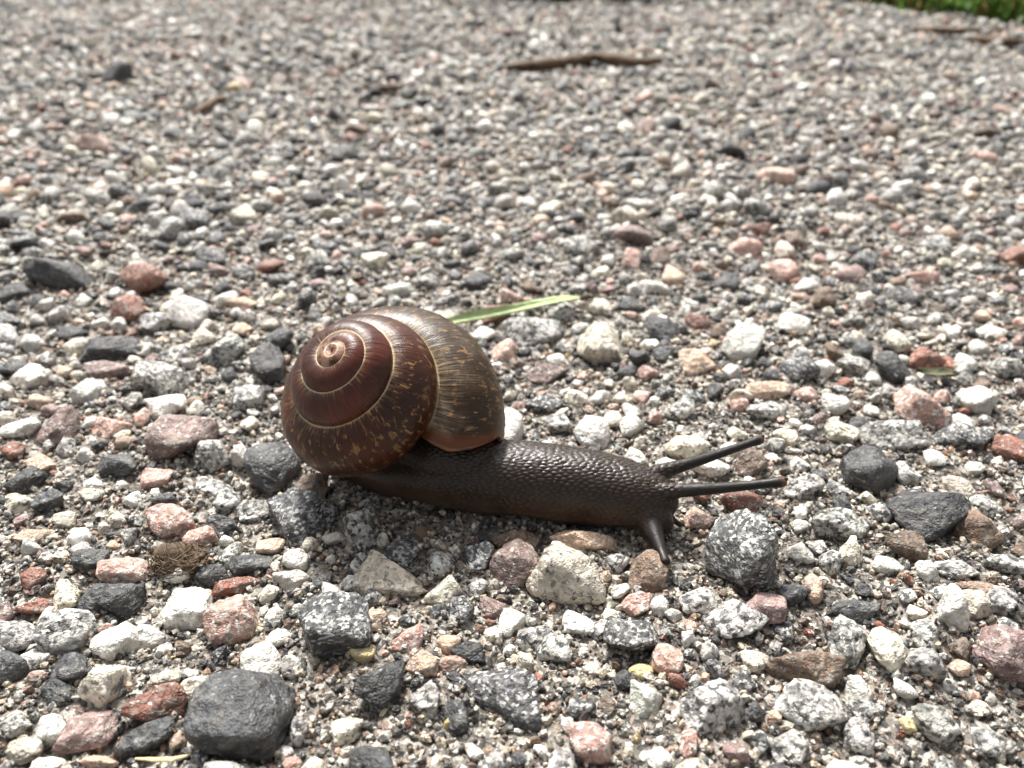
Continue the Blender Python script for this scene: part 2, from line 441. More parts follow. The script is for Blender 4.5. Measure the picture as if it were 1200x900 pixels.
# ------------------------------------------------------------------ hand-read stones: centre x, y, width, height (photo px), turn, kind, label or ''
# labels starting with '*' make the stone a landmark others are named after: '*landmark name|label'
HAND = [
 (287,840,124,104,12,'D','*largest charcoal stone|largest charcoal stone in the gravel, blunt and rough-grained'),
 (660,681,74,78,20,'C','*big cream angular stone|big cream white angular stone lying below the snail\'s neck'),
 (460,684,92,46,-14,'C','*cream wedge stone|long cream grey wedge-shaped stone below the shell'),
 (588,818,104,62,-10,'S','*wide speckled dark stone|wide dark stone speckled white, on the sandy patch'),
 (870,648,74,96,0,'S','*tall dark gneiss block|tall dark gneiss block with a bluish white patch, before the snail\'s head'),
 (943,780,88,40,-8,'B','*brown wedge stone|brown red wedge stone with a pale pointed end'),
 (215,515,78,56,10,'M','*mauve block|angular mauve red block with a flat split face'),
 (170,327,64,42,0,'R','*salmon red boulder|salmon red angular stone standing proud of the gravel'),
 (75,325,82,38,3,'D','*flat slate stone|flat dark slate-like stone beyond the shell'),
 (287+31,552,62,58,0,'D','*black lump by the shell|black rounded lump lying against the tail side of the shell'),
 (352,610,96,58,-6,'S','*black and white rock under the shell|rough black and white rock under the shell'),
 (424,617,38,72,-20,'G','*upright grey stone|grey stone standing on end below the tail'),
 (390,735,78,74,15,'S','*black and white lump|lumpy black and white stone with a pale crest'),
 (273,733,54,62,-20,'P','*pink striped crystal|pink crystal with red stripes and a glassy tip'),
 (217,718,60,44,10,'W','pale pinkish white stone touching the pink striped crystal'),
 (277,687,52,20,24,'R','orange red sliver leaning above the pink striped crystal'),
 (77,742,66,50,12,'G','*speckled grey granite|rounded pale grey granite stone with fine dark specks'),
 (18,745,54,48,5,'G',''),
 (180,830,70,34,14,'R','*brick red chip|flat brick red chip lying beside the largest charcoal stone'),
 (170,868,64,40,0,'D',''),
 (100,858,66,46,8,'M','mauve pink stone with a white vein beside the brick red chip'),
 (125,803,40,58,-25,'C','pale greenish white stone standing on edge'),
 (143,703,54,38,30,'D',''),(110,705,32,40,0,'D',''),
 (148,668,62,36,8,'P','*rose pink stone|rose pink stone beside the ball of dry moss'),
 (107,656,44,30,0,'D',''),(198,612,64,36,-20,'P',''),(237,632,32,36,0,'P',''),(258,617,36,28,0,'D',''),
 (300,660,54,28,14,'D',''),(317,643,32,26,0,'T',''),(347,657,30,25,0,'W',''),(337,680,46,24,-10,'W',''),
 (365,572,40,46,0,'B','brown stone in shade under the shell'),
 (40,630,38,17,12,'T',''),(40,680,28,24,0,'R',''),(43,712,44,18,5,'R',''),(55,728,24,26,0,'C',''),
 (43,772,32,19,0,'W',''),(83,787,46,36,0,'D',''),(70,812,44,28,0,'D',''),(13,787,42,38,0,'D',''),
 (207,870,22,27,0,'T',''),(113,893,52,22,8,'T',''),(348,857,24,44,-15,'G',''),(173,747,44,30,0,'W',''),
 (140,753,54,40,0,'W','*glinting quartz lump|glinting white quartz lump beside the speckled grey granite'),(60,857,30,44,20,'W',''),  # white of both quartz stones stands in for glints
 (20,850,36,30,0,'G',''),(30,880,44,30,0,'C',''),(5,720,26,30,0,'M',''),
 (521,695,34,40,-30,'C',''),(450,803,44,56,-25,'D','*dark oblong stone|dark grey oblong stone beside the wide speckled dark stone'),
 (468,650,48,36,0,'S',''),(495,780,36,27,20,'T',''),(530,778,36,20,-10,'P',''),(481,752,42,26,32,'P',''),
 (525,755,32,22,0,'T',''),(437,728,36,24,20,'T',''),(500,826,36,32,20,'G',''),(601,731,32,32,0,'W',''),
 (578,743,22,18,0,'C',''),(747,710,38,25,0,'P','*pink cube|small pink cube-shaped chip below the lower tentacles'),
 (740,747,64,50,0,'S','*dark granite lump|rough dark granite lump below the pink cube'),(680,733,42,25,-10,'W',''),(781,775,38,38,0,'P','pinkish white block touching the yellowish oval pebble'),
 (753,787,32,19,15,'Y','smooth yellowish oval pebble'),(755,820,38,40,10,'W','*bright quartz|bright white quartz fragment on the sand beneath the yellowish pebble'),(775,888,32,28,0,'W',''),  # white of the bright quartz stands in for a glint
 (757,672,54,46,-10,'B','brown grey slab under the snail\'s lower tentacles'),(683,636,76,28,5,'T','tan slab under the snail\'s neck'),
 (607,637,60,22,5,'B',''),(580,713,36,26,0,'M',''),(628,748,42,32,0,'G',''),(630,795,13,12,0,'R','tiny red grain on the sandy patch'),
 (615,778,22,38,30,'C',''),(773,710,24,22,0,'W',''),(788,720,20,16,0,'W',''),(693,783,22,16,0,'C',''),(547,763,36,26,0,'D',''),
 (517,663,30,30,0,'G',''),(560,655,40,34,0,'S',''),(602,662,58,50,0,'M',''),(540,715,30,34,0,'S',''),(650,760,40,34,0,'G',''),
 (440,700,24,26,0,'S',''),(705,740,26,22,0,'G',''),(560,690,26,24,0,'G',''),
 (818,610,34,26,0,'P','small pink lump before the snail\'s head'),(873,590,60,28,-5,'R','*orange red slab|orange red slab under the eye stalks'),(983,615,66,38,0,'G',''),
 (1090,612,92,60,-10,'D','*black split rock|large black split rock with a brown flank'),(1140,622,44,46,10,'B','brown rock leaning on the black split rock'),(1065,645,46,34,10,'B',''),
 (1118,668,48,24,-12,'G',''),(1177,661,52,30,-10,'G',''),(1088,672,32,24,-20,'W',''),(952,693,28,30,-30,'T',''),
 (930,697,38,30,0,'D',''),(863,730,70,42,-5,'G','*speckled grey slab|speckled grey slab beneath the tall dark gneiss block'),(818,706,42,30,0,'G',''),(895,712,48,36,-10,'M',''),
 (1003,717,56,30,0,'D',''),(990,752,64,46,14,'G','*grey box stone|box-shaped grey stone with a light top'),(1038,762,38,40,0,'C',''),(884,775,38,26,-20,'C',''),
 (1003,808,28,36,10,'W',''),(950,828,84,50,-14,'G','*large light grey stone|large light grey stone beneath the brown wedge stone'),(1020,832,44,28,0,'G',''),
 (1005,865,34,38,0,'G','rounded grey pebble beside the large light grey stone'),(1175,765,66,62,0,'M','*lilac granite slab|broad lilac grey granite slab with a grainy face'),(1125,783,24,20,0,'T',''),
 (1115,717,36,46,0,'W',''),(1143,705,34,34,0,'C',''),(907,840,19,16,20,'T','tiny orange grain touching the large light grey stone'),(835,830,74,60,0,'G',''),(807,750,18,28,-15,'W',''),
 (1065,680,11,15,0,'R',''),(1030,734,14,11,0,'R',''),(1175,705,40,34,0,'G',''),(1150,690,44,16,-10,'T',''),(1085,745,30,34,0,'G',''),
 (1100,850,60,40,0,'G',''),(1160,870,50,34,0,'G',''),(870,800,30,22,0,'S',''),(920,740,24,22,0,'S',''),(1065,850,20,18,0,'Y',''),
 (1145,830,28,20,0,'C',''),(925,878,50,36,10,'G',''),(860,880,30,24,0,'M',''),(840,785,32,26,0,'S',''),
 (152,363,40,28,20,'R',''),(223,370,50,36,0,'W',''),(182,382,36,27,-10,'G',''),(127,412,68,36,10,'D','*flat black stone|flat black stone with a ragged edge'),
 (285,357,38,17,0,'T',''),(317,430,42,48,20,'D','*blue black stone|blue black stone beyond the shell\'s tail side'),
 (130,500,42,27,-10,'P',''),(150,518,30,17,0,'T',''),(142,543,56,30,-8,'D',''),(68,500,46,48,0,'M',''),(25,503,46,20,15,'W',''),
 (48,545,42,21,-20,'T',''),(28,567,38,34,0,'D',''),(192,447,68,36,5,'G',''),(195,478,40,32,20,'W','*white quartz cap|white quartz lump perched beside the mauve block'),(282,537,24,36,10,'W',''),  # last white stone is coloured to stand in for a glint
 (250,533,44,40,0,'G',''),(107,582,30,16,0,'C',''),(42,403,30,26,0,'W',''),(127,437,52,20,0,'M',''),(75,437,22,18,0,'T',''),(88,407,30,18,0,'C',''),  # the white stone here is coloured to stand in for a glint
 (37,443,44,30,0,'W',''),(105,460,36,30,0,'W',''),(300,600,52,26,10,'G',''),(252,575,44,22,0,'G',''),(185,562,34,26,0,'P',''),(60,590,36,26,0,'D',''),
 (15,530,26,22,0,'R',''),(205,418,40,26,0,'G',''),(265,415,42,36,0,'G',''),(290,470,36,30,0,'G',''),(240,395,28,20,0,'C',''),
 (871,405,50,44,0,'W','*brown-footed white stone|white topped stone with a brown foot'),(965,350,28,28,0,'B',''),(997,325,34,22,0,'M',''),(1080,325,44,18,8,'P',''),(1083,420,38,28,0,'R',''),
 (1108,430,20,18,0,'R',''),(1077,480,52,54,0,'P','*pale pink granite|pale pink white granite stone with a pointed crown'),(1147,468,46,34,15,'W',''),(1047,433,44,37,0,'D',''),(998,432,38,30,0,'G',''),
 (963,432,28,26,-20,'W',''),(1045,513,80,32,-5,'G','*long white-backed stone|long grey stone with a white back, beyond the eye stalks'),(985,508,38,28,0,'C',''),(1128,513,62,35,-10,'S',''),
 (1012,555,58,62,-30,'D','*black lumpy stone|black lumpy stone beyond the tall gneiss block'),(1183,530,36,32,-20,'R',''),(1160,392,32,20,-25,'W',''),(1130,432,22,32,0,'W',''),
 (900,460,54,20,0,'T',''),(943,463,28,20,0,'P',''),(978,475,30,28,0,'W',''),(897,483,48,20,-5,'G',''),(817,428,44,30,-10,'T','*cream peach stone|cream peach stone beyond the eye stalks'),
 (923,513,32,24,20,'C',''),(833,548,46,24,0,'W','smooth white pebble under the far eye stalk'),(804,525,52,30,10,'C',''),(696,508,42,36,-25,'W','*smooth white pebble|smooth white pebble beyond the snail\'s neck'),
 (640,523,34,20,0,'W',''),(795,482,40,26,10,'G',''),(740,500,28,26,0,'W',''),(880,545,36,30,0,'B',''),(940,570,44,36,0,'G',''),(985,575,32,24,0,'G',''),
 (630,390,80,36,8,'G','*blue grey ledge stone|blue grey stone with a black overhanging face, under the grass blade'),(710,408,60,48,0,'C','*pitted cream stone|pitted cream stone beyond the snail\'s neck'),(760,407,22,18,0,'W',''),
 (742,277,46,27,-5,'M','*maroon stone|maroon stone far beyond the grass blade'),(773,302,42,20,20,'B',''),(680,290,40,27,20,'G',''),(438,307,38,22,0,'C',''),(560,330,32,18,0,'D',''),(767,337,36,20,0,'W',''),
 (703,362,32,20,0,'C',''),(777,390,38,28,0,'D',''),(780,416,30,22,0,'D',''),(590,413,32,28,0,'P',''),(640,440,54,24,0,'M',''),(683,444,18,14,0,'P',''),
 (760,438,24,20,0,'P',''),(703,467,26,19,10,'W',''),(640,475,46,20,0,'S',''),(567,393,30,16,0,'W',''),(465,342,36,20,0,'W',''),(655,498,30,22,0,'G',''),
 (820,378,34,20,0,'R',''),(600,300,30,16,0,'G',''),(870,290,40,26,0,'P','*salmon pair stone|salmon pink stone with a pale top, far beyond the eye stalks'),(890,270,26,18,0,'R',''),(930,283,24,18,0,'B',''),
 (910,208,44,16,0,'P',''),(1155,158,36,20,0,'B',''),(785,147,26,19,0,'D','small round black pebble far beyond the snail on pale gravel'),
 (140,88,36,30,0,'D',''),(110,170,54,14,-4,'P','long flat pink chip far beyond the shell'),(405,181,34,22,0,'D',''),(420,152,30,16,0,'B',''),
 (745,240,30,14,0,'W',''),(480,285,26,18,0,'M',''),(240,210,24,12,0,'D',''),(1000,375,30,22,0,'G',''),(1060,350,40,24,0,'S',''),(1190,300,34,24,0,'R',''),
 (1140,345,26,18,0,'G',''),(850,335,34,22,0,'D',''),(900,360,28,18,0,'S',''),(380,290,32,18,0,'S',''),(330,330,36,20,0,'S',''),(250,300,34,22,0,'S',''),
 (20,345,36,22,0,'D',''),(285,318,26,16,0,'G',''),(500,330,30,18,0,'G',''),(530,310,24,14,0,'D',''),
]
HX, HR = [], []          # world xy and radius of placed stones
def facet_stone(a, b, c, sub, seed, rough=.10, egg=False):
    r = np.random.default_rng(seed)
    Vs, Fc = chip_shapes(1, sub, r, P=int(r.integers(7, 13)), sharp=r.uniform(16, 40) if not egg else egg)
    Vs = Vs[0]
    if egg:
        Vs = .72 * Vs + .28 * ico(sub)[0]
    s = seed % 997
    n = fbm(Vs * 1.7 + s, 3, seed % 50)
    n2 = fbm(Vs * 5.5 + s * 1.3, 3, seed % 61)
    n3 = fbm(Vs * 15 + s, 2, seed % 43)
    Vs = Vs * (1 + .12 * n - rough * np.abs(n2) * 1.6 + .022 * n3)[:, None]
    Vs = Vs * np.array([a, b, c]) / 2
    return Vs, Fc
stones = []              # dicts for labelling later
def place_stone(P, a, b, c, yaw, tilt, kind, label, seed, sub):
    Vs, Fc = facet_stone(a, b, c, sub, seed, egg=8 if 'blunt' in label else 5 if any(q in label for q in ('smooth', 'oval', 'rounded')) else 0)
    R = (Matrix.Rotation(yaw, 3, 'Z') @ Matrix.Rotation(tilt[0], 3, 'X') @ Matrix.Rotation(tilt[1], 3, 'Y'))
    Vs = Vs @ np.array(R).T
    r = np.random.default_rng(seed + 5)
    t = tints(np.array([KEYS.index(kind)]), r)[0]
    V = Vs * MM
    me = new_mesh("gravel_stone", V, Fc, STONE[kind], True, tint=t[None])
    if r.random() < .75:
        me.shade_flat() if hasattr(me, 'shade_flat') and sub < 3 else None
    o = obj("gravel_stone", me, loc=P * MM)
    stones.append(dict(o=o, P=P, size=max(a, b), a=a, b=b, kind=kind, label=label))
    HX.append(P[:2].copy())
    HR.append(.5 * min(max(a, b), 1.25 * min(a, b)))
for i, (cx, cy, wpx, hpx, rot, kind, label) in enumerate(HAND):
    P, t = pix_ground(cx, cy, 0.5)
    al = PITCH + math.atan((cy - 450) / FPX)
    a = 1.08 * wpx * t / FPX
    vh = 1.14 * hpx * t / FPX
    chi = .75
    e = vh / math.hypot(math.sin(al), chi * math.cos(al))
    c = chi * e
    if e > 1.5 * a:
        e = 1.3 * a
        c = min(1.5 * a, math.sqrt(max(vh * vh - (e * math.sin(al)) ** 2, (.6 * a) ** 2)) / math.cos(al))
    c = min(c, 1.1 * max(a, e) , 1.4 * min(a, e))
    c = max(c, .45 * a)
    lift = .16 * c
    P, t = pix_ground(cx, cy, lift)
    r = np.random.default_rng(1000 + i)
    yaw = math.atan2(math.tan(math.radians(rot)), math.sin(al)) + r.normal() * .06
    place_stone(P, a, e, c, yaw, r.normal(size=2) * .12, kind, label, 2000 + i * 7 + (31 if 'tall dark' in label else 0), 4 if wpx > 33 and cy > 380 else 3)

# ------------------------------------------------------------------ scattered gravel: dart throwing round the read stones
def half_width(y):
    return (y * math.cos(PITCH) + CAM[2] * math.sin(PITCH)) * 600 / FPX
CELL = 8.0
grid = {}
def put(x, y, r):
    grid.setdefault((int(x // CELL), int(y // CELL)), []).append((x, y, r))
def free(x, y, r, slack):
    ci, cj = int(x // CELL), int(y // CELL)
    for i in (ci - 1, ci, ci + 1):
        for j in (cj - 1, cj, cj + 1):
            for (u, v, s) in grid.get((i, j), ()):
                q = (r + s) * slack
                if (u - x) ** 2 + (v - y) ** 2 < q * q:
                    return False
    return True
for (x, y), r in zip(HX, HR):
    put(x, y, r)
MIX = np.array([.19, .13, .28, .14, .13, .045, .016, .035, .028, .035, .002])
# order of KEYS: W C G S D P R M T B Y
MIX /= MIX.sum()
def throw(dia0, dia1, y0, y1, n, slack=.86):
    out = []
    ys = y0 + (y1 - y0) * rng.random(n * 2)
    hw = half_width(y1) * 1.3 + 14
    xs = (rng.random(n * 2) * 2 - 1) * hw
    ds = dia0 * (dia1 / dia0) ** (rng.random(n * 2) ** 1.4)
    o = np.argsort(-ds)
    ok = np.abs(xs) < half_width(ys) * 1.3 + 14
    ok &= ys < edge_y(xs) + 6
    sd_ = seg_dist(xs, ys)
    ok &= sd_ > 3.4 + ds * .3
    k = 0
    for i in o:
        if not ok[i]:
            continue
        if free(xs[i], ys[i], ds[i] / 2, slack):
            put(xs[i], ys[i], ds[i] / 2)
            out.append((xs[i], ys[i], ds[i]))
    return out
BANDS = [(16, 80), (80, 130), (130, 200), (200, 300), (300, 440), (440, 620)]
med = []
for (y0, y1) in BANDS:
    A = (y1 - y0) * 2 * (half_width(y1) * 1.3 + 14)
    med += throw(3.2, 6.2, y0, y1, int(A * .008))
    med += throw(1.9, 3.2, y0, y1, int(A * .06), .80)
for (y0, y1) in BANDS[:4]:
    A = (y1 - y0) * 2 * (half_width(y1) * 1.3 + 14)
    med += throw(1.15, 1.9, y0, y1, int(A * (.10 if y1 <= 200 else .05)))
med = np.array(med)
kid = rng.choice(len(KEYS), len(med), p=MIX)
# the best-seen of the scattered stones become things of their own, up to 300 with the read ones
dist = np.hypot(med[:, 0], med[:, 1])
depth = med[:, 1] * math.cos(PITCH) + CAM[2] * math.sin(PITCH)
ppx = 600 + FPX * med[:, 0] / depth
ppy = 450 - FPX * (med[:, 1] * math.sin(PITCH) - CAM[2] * math.cos(PITCH)) / depth
inview = (ppx > 10) & (ppx < 1190) & (ppy > 20) & (ppy < 895)
hid = (ppx > 335) & (ppx < 600) & (ppy > 370) & (ppy < 560)
appar = np.where(inview & ~hid, med[:, 2] / depth, 0)
order = np.argsort(-appar)
own = order[:max(0, 300 - len(stones))]
for i in own:
    x, y, d = med[i]
    r = np.random.default_rng(70000 + int(i))
    b = d * r.uniform(.62, .95)
    c = d * r.uniform(.5, .8)
    P = np.array([x, y, float(gz(x, y)) + .18 * c])
    place_stone(P, d, b, c, r.uniform(0, 6.28), r.normal(size=2) * .2, KEYS[kid[i]], '', 90000 + int(i), 3)
rest = np.ones(len(med), bool)
rest[own] = False
def merged(name, x, y, d, kidx, sub, r, label, sink=.15, sharp=14, flat=True, tilt=.35, sq=(.5, .85), noise=0, cast=(1, 1, 1)):
    n = len(x)
    S, Fc = chip_shapes(n, sub, r, P=9 if sub < 3 else 11, sharp=sharp)
    if noise:
        S = S * (1 + noise * fbm(S * 2.2 + r.uniform(0, 500, (n, 1, 3)), 3, 4))[..., None]
    dims = np.stack([d, d * r.uniform(.6, .95, n), d * r.uniform(*sq, n)], -1)
    S = S * dims[:, None] / 2
    S = np.einsum('nij,nvj->nvi', rot_mats(n, r, tilt), S)
    c = np.stack([x, y, gz(x, y) + sink * d], -1)
    V = (S + c[:, None]).reshape(-1, 3) * MM
    nv = S.shape[1]
    Fa = (Fc[None] + (np.arange(n) * nv)[:, None, None]).reshape(-1, 3)
    t = np.repeat(tints(kidx, r) * np.array(cast), nv, 0)
    me = new_mesh(name, V, Fa, MATLIST, not flat, midx=np.repeat(kidx, len(Fc)), tint=t)
    return obj(name, me, kind="stuff", label=label, category="gravel")
m = med[rest]
km = kid[rest]
near = m[:, 1] < 135
mid = (m[:, 1] >= 135) & (m[:, 1] < 260)
farm = m[:, 1] >= 260
big = near & (m[:, 2] > 1.9)
merged("gravel", m[big, 0], m[big, 1], m[big, 2], km[big], 3, rng, "loose mixed gravel of grey, white and pink chips round the snail", sharp=16, flat=False, noise=.16)
sm = near & ~big
merged("gravel", m[sm, 0], m[sm, 1], m[sm, 2], km[sm], 2, rng, "small mixed chips of gravel filling gaps round the snail", noise=.12)
merged("gravel", m[mid, 0], m[mid, 1], m[mid, 2], km[mid], 2, rng, "mixed gravel of grey, white and pink chips beyond the snail", flat=False, noise=.12)
merged("gravel", m[farm, 0], m[farm, 1], m[farm, 2], km[farm], 1, rng, "far blurred gravel reaching to the grass verge")
# sand grains
def sand(n, y0, y1, d0, d1, label, lift=.2):
    y = y0 + (y1 - y0) * rng.random(n)
    x = (rng.random(n) * 2 - 1) * (half_width(y) * 1.25 + 12)
    keep = y < edge_y(x) + 4
    x, y = x[keep], y[keep]
    d = d0 * (d1 / d0) ** (rng.random(len(x)) ** 1.6)
    mix2 = np.array([.11, .13, .29, .07, .24, .025, .010, .03, .045, .12, .002])
    k = rng.choice(len(KEYS), len(x), p=mix2 / mix2.sum())
    merged("sand", x, y, d, k, 1, rng, label, sink=lift, tilt=None, sq=(.55, .9), cast=(.80, .745, .68))
sand(31000, 16, 90, .30, 1.05, "coarse sand grains in the gaps of the nearest gravel")
sand(15000, 90, 170, .5, 1.4, "coarse sand grains in the gaps of the gravel beyond the snail")
sand(9500, 170, 330, .9, 2.0, "grit grains among the far gravel")

# gravel of the path on both sides of the well-seen strip: plain eight-sided chips
def side_gravel(n):
    D8 = np.array([(1, 0, 0), (-1, 0, 0), (0, 1, 0), (0, -1, 0), (0, 0, 1), (0, 0, -1)], float)
    F8 = np.array([(0, 2, 4), (2, 1, 4), (1, 3, 4), (3, 0, 4), (2, 0, 5), (1, 2, 5), (3, 1, 5), (0, 3, 5)])
    y = -70 + 560 * rng.random(n) ** 1.25
    hw_ = half_width(np.maximum(y, 0))
    x = (hw_ * 1.22 + 12 + (hw_ * 1.1 + 90) * rng.random(n) ** 1.2) * np.where(rng.random(n) < .5, -1, 1)
    near_ = (y < 16) & (rng.random(n) < .5)
    x = np.where(near_, (rng.random(n) * 2 - 1) * 60, x)
    k_ = y < edge_y(x) + 4
    x, y = x[k_], y[k_]
    n = len(x)
    d = 1.6 * (6.0 / 1.6) ** (rng.random(n) ** 1.3)
    k = rng.choice(len(KEYS), n, p=MIX)
    S = D8[None] * rng.uniform(.75, 1.1, (n, 6, 1)) + rng.normal(size=(n, 6, 3)) * .16
    S = S * np.stack([d, d * rng.uniform(.7, 1, n), d * rng.uniform(.6, .95, n)], -1)[:, None] * .56
    S = np.einsum('nij,nvj->nvi', rot_mats(n, rng), S)
    V = (S + np.stack([x, y, gz(x, y) + .12 * d], -1)[:, None]).reshape(-1, 3) * MM
    Fa = (F8[None] + (np.arange(n) * 6)[:, None, None]).reshape(-1, 3)
    me = new_mesh("gravel", V, Fa, MATLIST, False, midx=np.repeat(k, 8), tint=np.repeat(tints(k, rng), 6, 0))
    obj("gravel", me, kind="stuff", label="gravel spreading to both sides of the path", category="gravel")
side_gravel(26000)

# ------------------------------------------------------------------ snail
AX_A = np.array([-0.35129008, -0.46212039, 0.8142727])
AX_1 = np.array([0.93626667, -0.17338896, 0.30551757])
AX_2 = np.array([0.0, 0.86970168, 0.49357774])
APEX = np.array([-16.99518917, 63.58894385, 18.30220152])
SW, SK, SH, SQ, SPH, SR = 1.5547, 1.2001, 2.1477, .9858, -.4905, 5.5958
SDH, SDK, SH2 = 1.5, -.0949, -.4066
def kh(t):
    u = np.clip(t + .6, 0, 1)
    early = np.clip((-2.6 - t) / 1.75, 0, 1)
    return (SK + SDK * u ** 2) * (1 - .75 * early ** 1.5), SH + SDH * u ** 2 + SH2 * np.clip(-1 - t, 0, 1.35)
def lean_(t):
    e = np.clip((-1.3 - t) / 2.4, 0, 1)
    return .75 * e * e * (3 - 2 * e)
def tube(t, phi, grow=1.0):
    # oblique mouth: the outer lip ends earlier, the suture side runs on
    sh = .038 * np.clip(np.sin(phi) * 1.25, -1, 1) - .024 * np.cos(phi).clip(0, 1) ** 2
    sh = np.where(np.sin(phi) < 0, -.024, sh)
    t = t + sh * np.clip((t + .16) / .16, 0, 1.2) ** 2
    r = SR * SW ** t
    k, h = kh(t)
    rad = r * (k + grow * np.cos(phi))
    zz = r * (-h + grow * SQ * np.sin(phi))
    ang = SPH - 2 * np.pi * t
    return APEX + AX_1 * lean_(t)[..., None] + rad[..., None] * (np.cos(ang)[..., None] * AX_1 + np.sin(ang)[..., None] * AX_2) + zz[..., None] * AX_A
def suture_phi(t):
    k1, h1 = kh(t)
    k0, h0 = kh(t - 1)
    ph = np.linspace(-.5, np.pi, 300)
    r1 = SR * SW ** t
    k0 = k0 + SW * (lean_(t - 1) - lean_(t)) * np.cos(SPH - 2 * np.pi * t) / r1
    Xc = k1[:, None] + np.cos(ph)
    Zc = -h1[:, None] + SQ * np.sin(ph)
    g = ((Xc - k0[:, None] / SW) * SW) ** 2 + ((Zc + h0[:, None] / SW) * SW / SQ) ** 2 - 1
    neg = g <= 0
    return ph[np.where(neg.any(1), neg.argmax(1), 150)]
snail = obj("snail", None, loc=(0, .0645, 0), category="snail",
            label="dark brown land snail with a chestnut spiral shell crawling over the gravel")
SN0 = np.array([0, 64.5, 0.0])

def shell_mat():
    m, nt, bs = mat_new("snail_shell")
    N = NT(nt)
    A = N.n('ShaderNodeAttribute', attribute_name='guv')
    sep = N.n('ShaderNodeSeparateXYZ')
    N.l(A.outputs['Vector'], sep.inputs[0])
    s, u, t = sep.outputs      # s: mm along the whorl, u: mm from the suture, t: turns from the mouth
    oc = N.n('ShaderNodeTexCoord').outputs['Object']
    def vec(a, b, c=None):
        nd = N.n('ShaderNodeCombineXYZ')
        N.val(nd.inputs[0], a)
        N.val(nd.inputs[1], b)
        if c is not None:
            N.val(nd.inputs[2], c)
        return nd.outputs[0]
    warp = N.math('MULTIPLY', N.math('SUBTRACT', N.noise(oc, 260, 2), .5), .8)
    sw = N.math('ADD', s, warp)
    lines = N.noise(vec(N.math('MULTIPLY', sw, 3.6), N.math('MULTIPLY', u, .16)), 1.0, 3, .6)
    fine = N.noise(vec(N.math('MULTIPLY', sw, 9.0), N.math('MULTIPLY', u, .35)), 1.0, 3, .6)
    spir = N.noise(vec(N.math('MULTIPLY', s, .5), N.math('MULTIPLY', u, 9.0)), 1.0, 2, .5)
    fleck = N.noise(vec(N.math('MULTIPLY', sw, 1.9), N.math('MULTIPLY', u, .95)), 1.0, 4, .6, .6)
    blot = N.noise(oc, 190, 3, .55)
    # ground colour: purple brown spire, chestnut body whorl, olive brown last quarter
    last = N.rng(t, -.40, -.20, 0, 1, True)
    spire = N.rng(t, -1.15, -1.75, 0, 1, True)
    base = N.mix(spire, (.050, .0125, .0042), (.080, .0195, .0115))
    base = N.mix(last, base, (.040, .021, .0085))
    base = N.mix(N.rng(blot, .42, .58), base, N.mix(.6, base, (.014, .006, .0035)))
    # golden flecks following the growth lines
    fk = N.math('MULTIPLY', N.rng(fleck, .555, .61), N.rng(lines, .34, .56))
    fk = N.math('MULTIPLY', fk, N.rng(t, -1.1, -1.35, .85, .06))
    base = N.mix(N.math('MULTIPLY', fk, .75), base, (.30, .17, .065))
    # pale fringe at the suture, drawn out along the growth lines
    fr_len = N.math('ADD', .12, N.math('MULTIPLY', N.rng(lines, .45, .66), N.rng(t, -.2, -.5, 2.6, 1.25)))
    fringe = N.math('SUBTRACT', 1.0, N.math('DIVIDE', u, fr_len), clamp=True)
    fringe = N.math('MULTIPLY', fringe, N.rng(fine, .30, .62, .25, 1.0))
    base = N.mix(N.math('MULTIPLY', fringe, .75, clamp=True), base, (.33, .215, .10))
    edge = N.rng(u, .06, .24, 1, 0)
    base = N.mix(N.math('MULTIPLY', edge, N.rng(fine, .3, .55, .35, .95)), base, (.60, .50, .32))
    # grey tone over the shoulder of the last whorls, strongest by the suture
    paled = N.math('MULTIPLY', N.rng(N.noise(oc, 120, 4, .6), .47, .62), N.rng(t, -.62, -.42, 0, .42))
    paled = N.math('MULTIPLY', paled, N.rng(u, 6.0, 1.0))
    base = N.mix(N.math('MULTIPLY', paled, N.rng(fine, .35, .6)), base, (.34, .32, .28))
    # fine growth line shading
    base = N.mix(1.0, base, N.mix(N.rng(fine, .3, .7), (.62, .62, .62), (1.3, 1.27, 1.22)), 'MULTIPLY')
    # worn apex
    apx = N.math('MULTIPLY', N.rng(t, -3.1, -3.5, 0, 1), N.rng(N.noise(oc, 900, 4), .38, .6))
    base = N.mix(N.math('MULTIPLY', apx, .8), base, (.36, .22, .16))
    # brown orange rim at the mouth
    rim = N.rng(t, -.022, -.004, 0, 1, True)
    base = N.mix(rim, base, (.095, .030, .009))
    N.l(base, bs.inputs['Base Color'])
    N.l(N.rng(fine, .3, .7, .26, .42), bs.inputs['Roughness'])
    bs.inputs['Specular IOR Level'].default_value = .26
    h = N.math('ADD', N.math('MULTIPLY', fine, .8), N.math('ADD', N.math('MULTIPLY', lines, .9), N.math('MULTIPLY', spir, .35)))
    bs.inputs['Coat Weight'].default_value = .05
    bs.inputs['Coat Roughness'].default_value = .10
    N.l(N.bump(h, .34, .00014), bs.inputs['Normal'])
    return m
NT_, NP_ = 840, 104
tt = np.linspace(-4.35, 0, NT_)
pp = np.linspace(-np.pi, np.pi, NP_)
T2, P2 = np.meshgrid(tt, pp, indexing='ij')
rr = SR * SW ** tt
sl = np.concatenate([[0], np.cumsum(np.diff(tt) * 2 * np.pi * (rr[1:] * (SK + .6)))])
sph = suture_phi(tt)
ridge = (.006 * vnoise(np.stack([np.broadcast_to(sl[:, None] * 2.6, T2.shape), P2 * .5, 0 * P2], -1), 5)
         + .003 * vnoise(np.stack([np.broadcast_to(sl[:, None] * 6.5, T2.shape), P2 * .8, 0 * P2 + 3], -1), 8)
         + .010 * fbm(np.stack([np.broadcast_to(sl[:, None] * .35, T2.shape), P2 * 1.5, 0 * P2 + 8], -1), 2, 15))
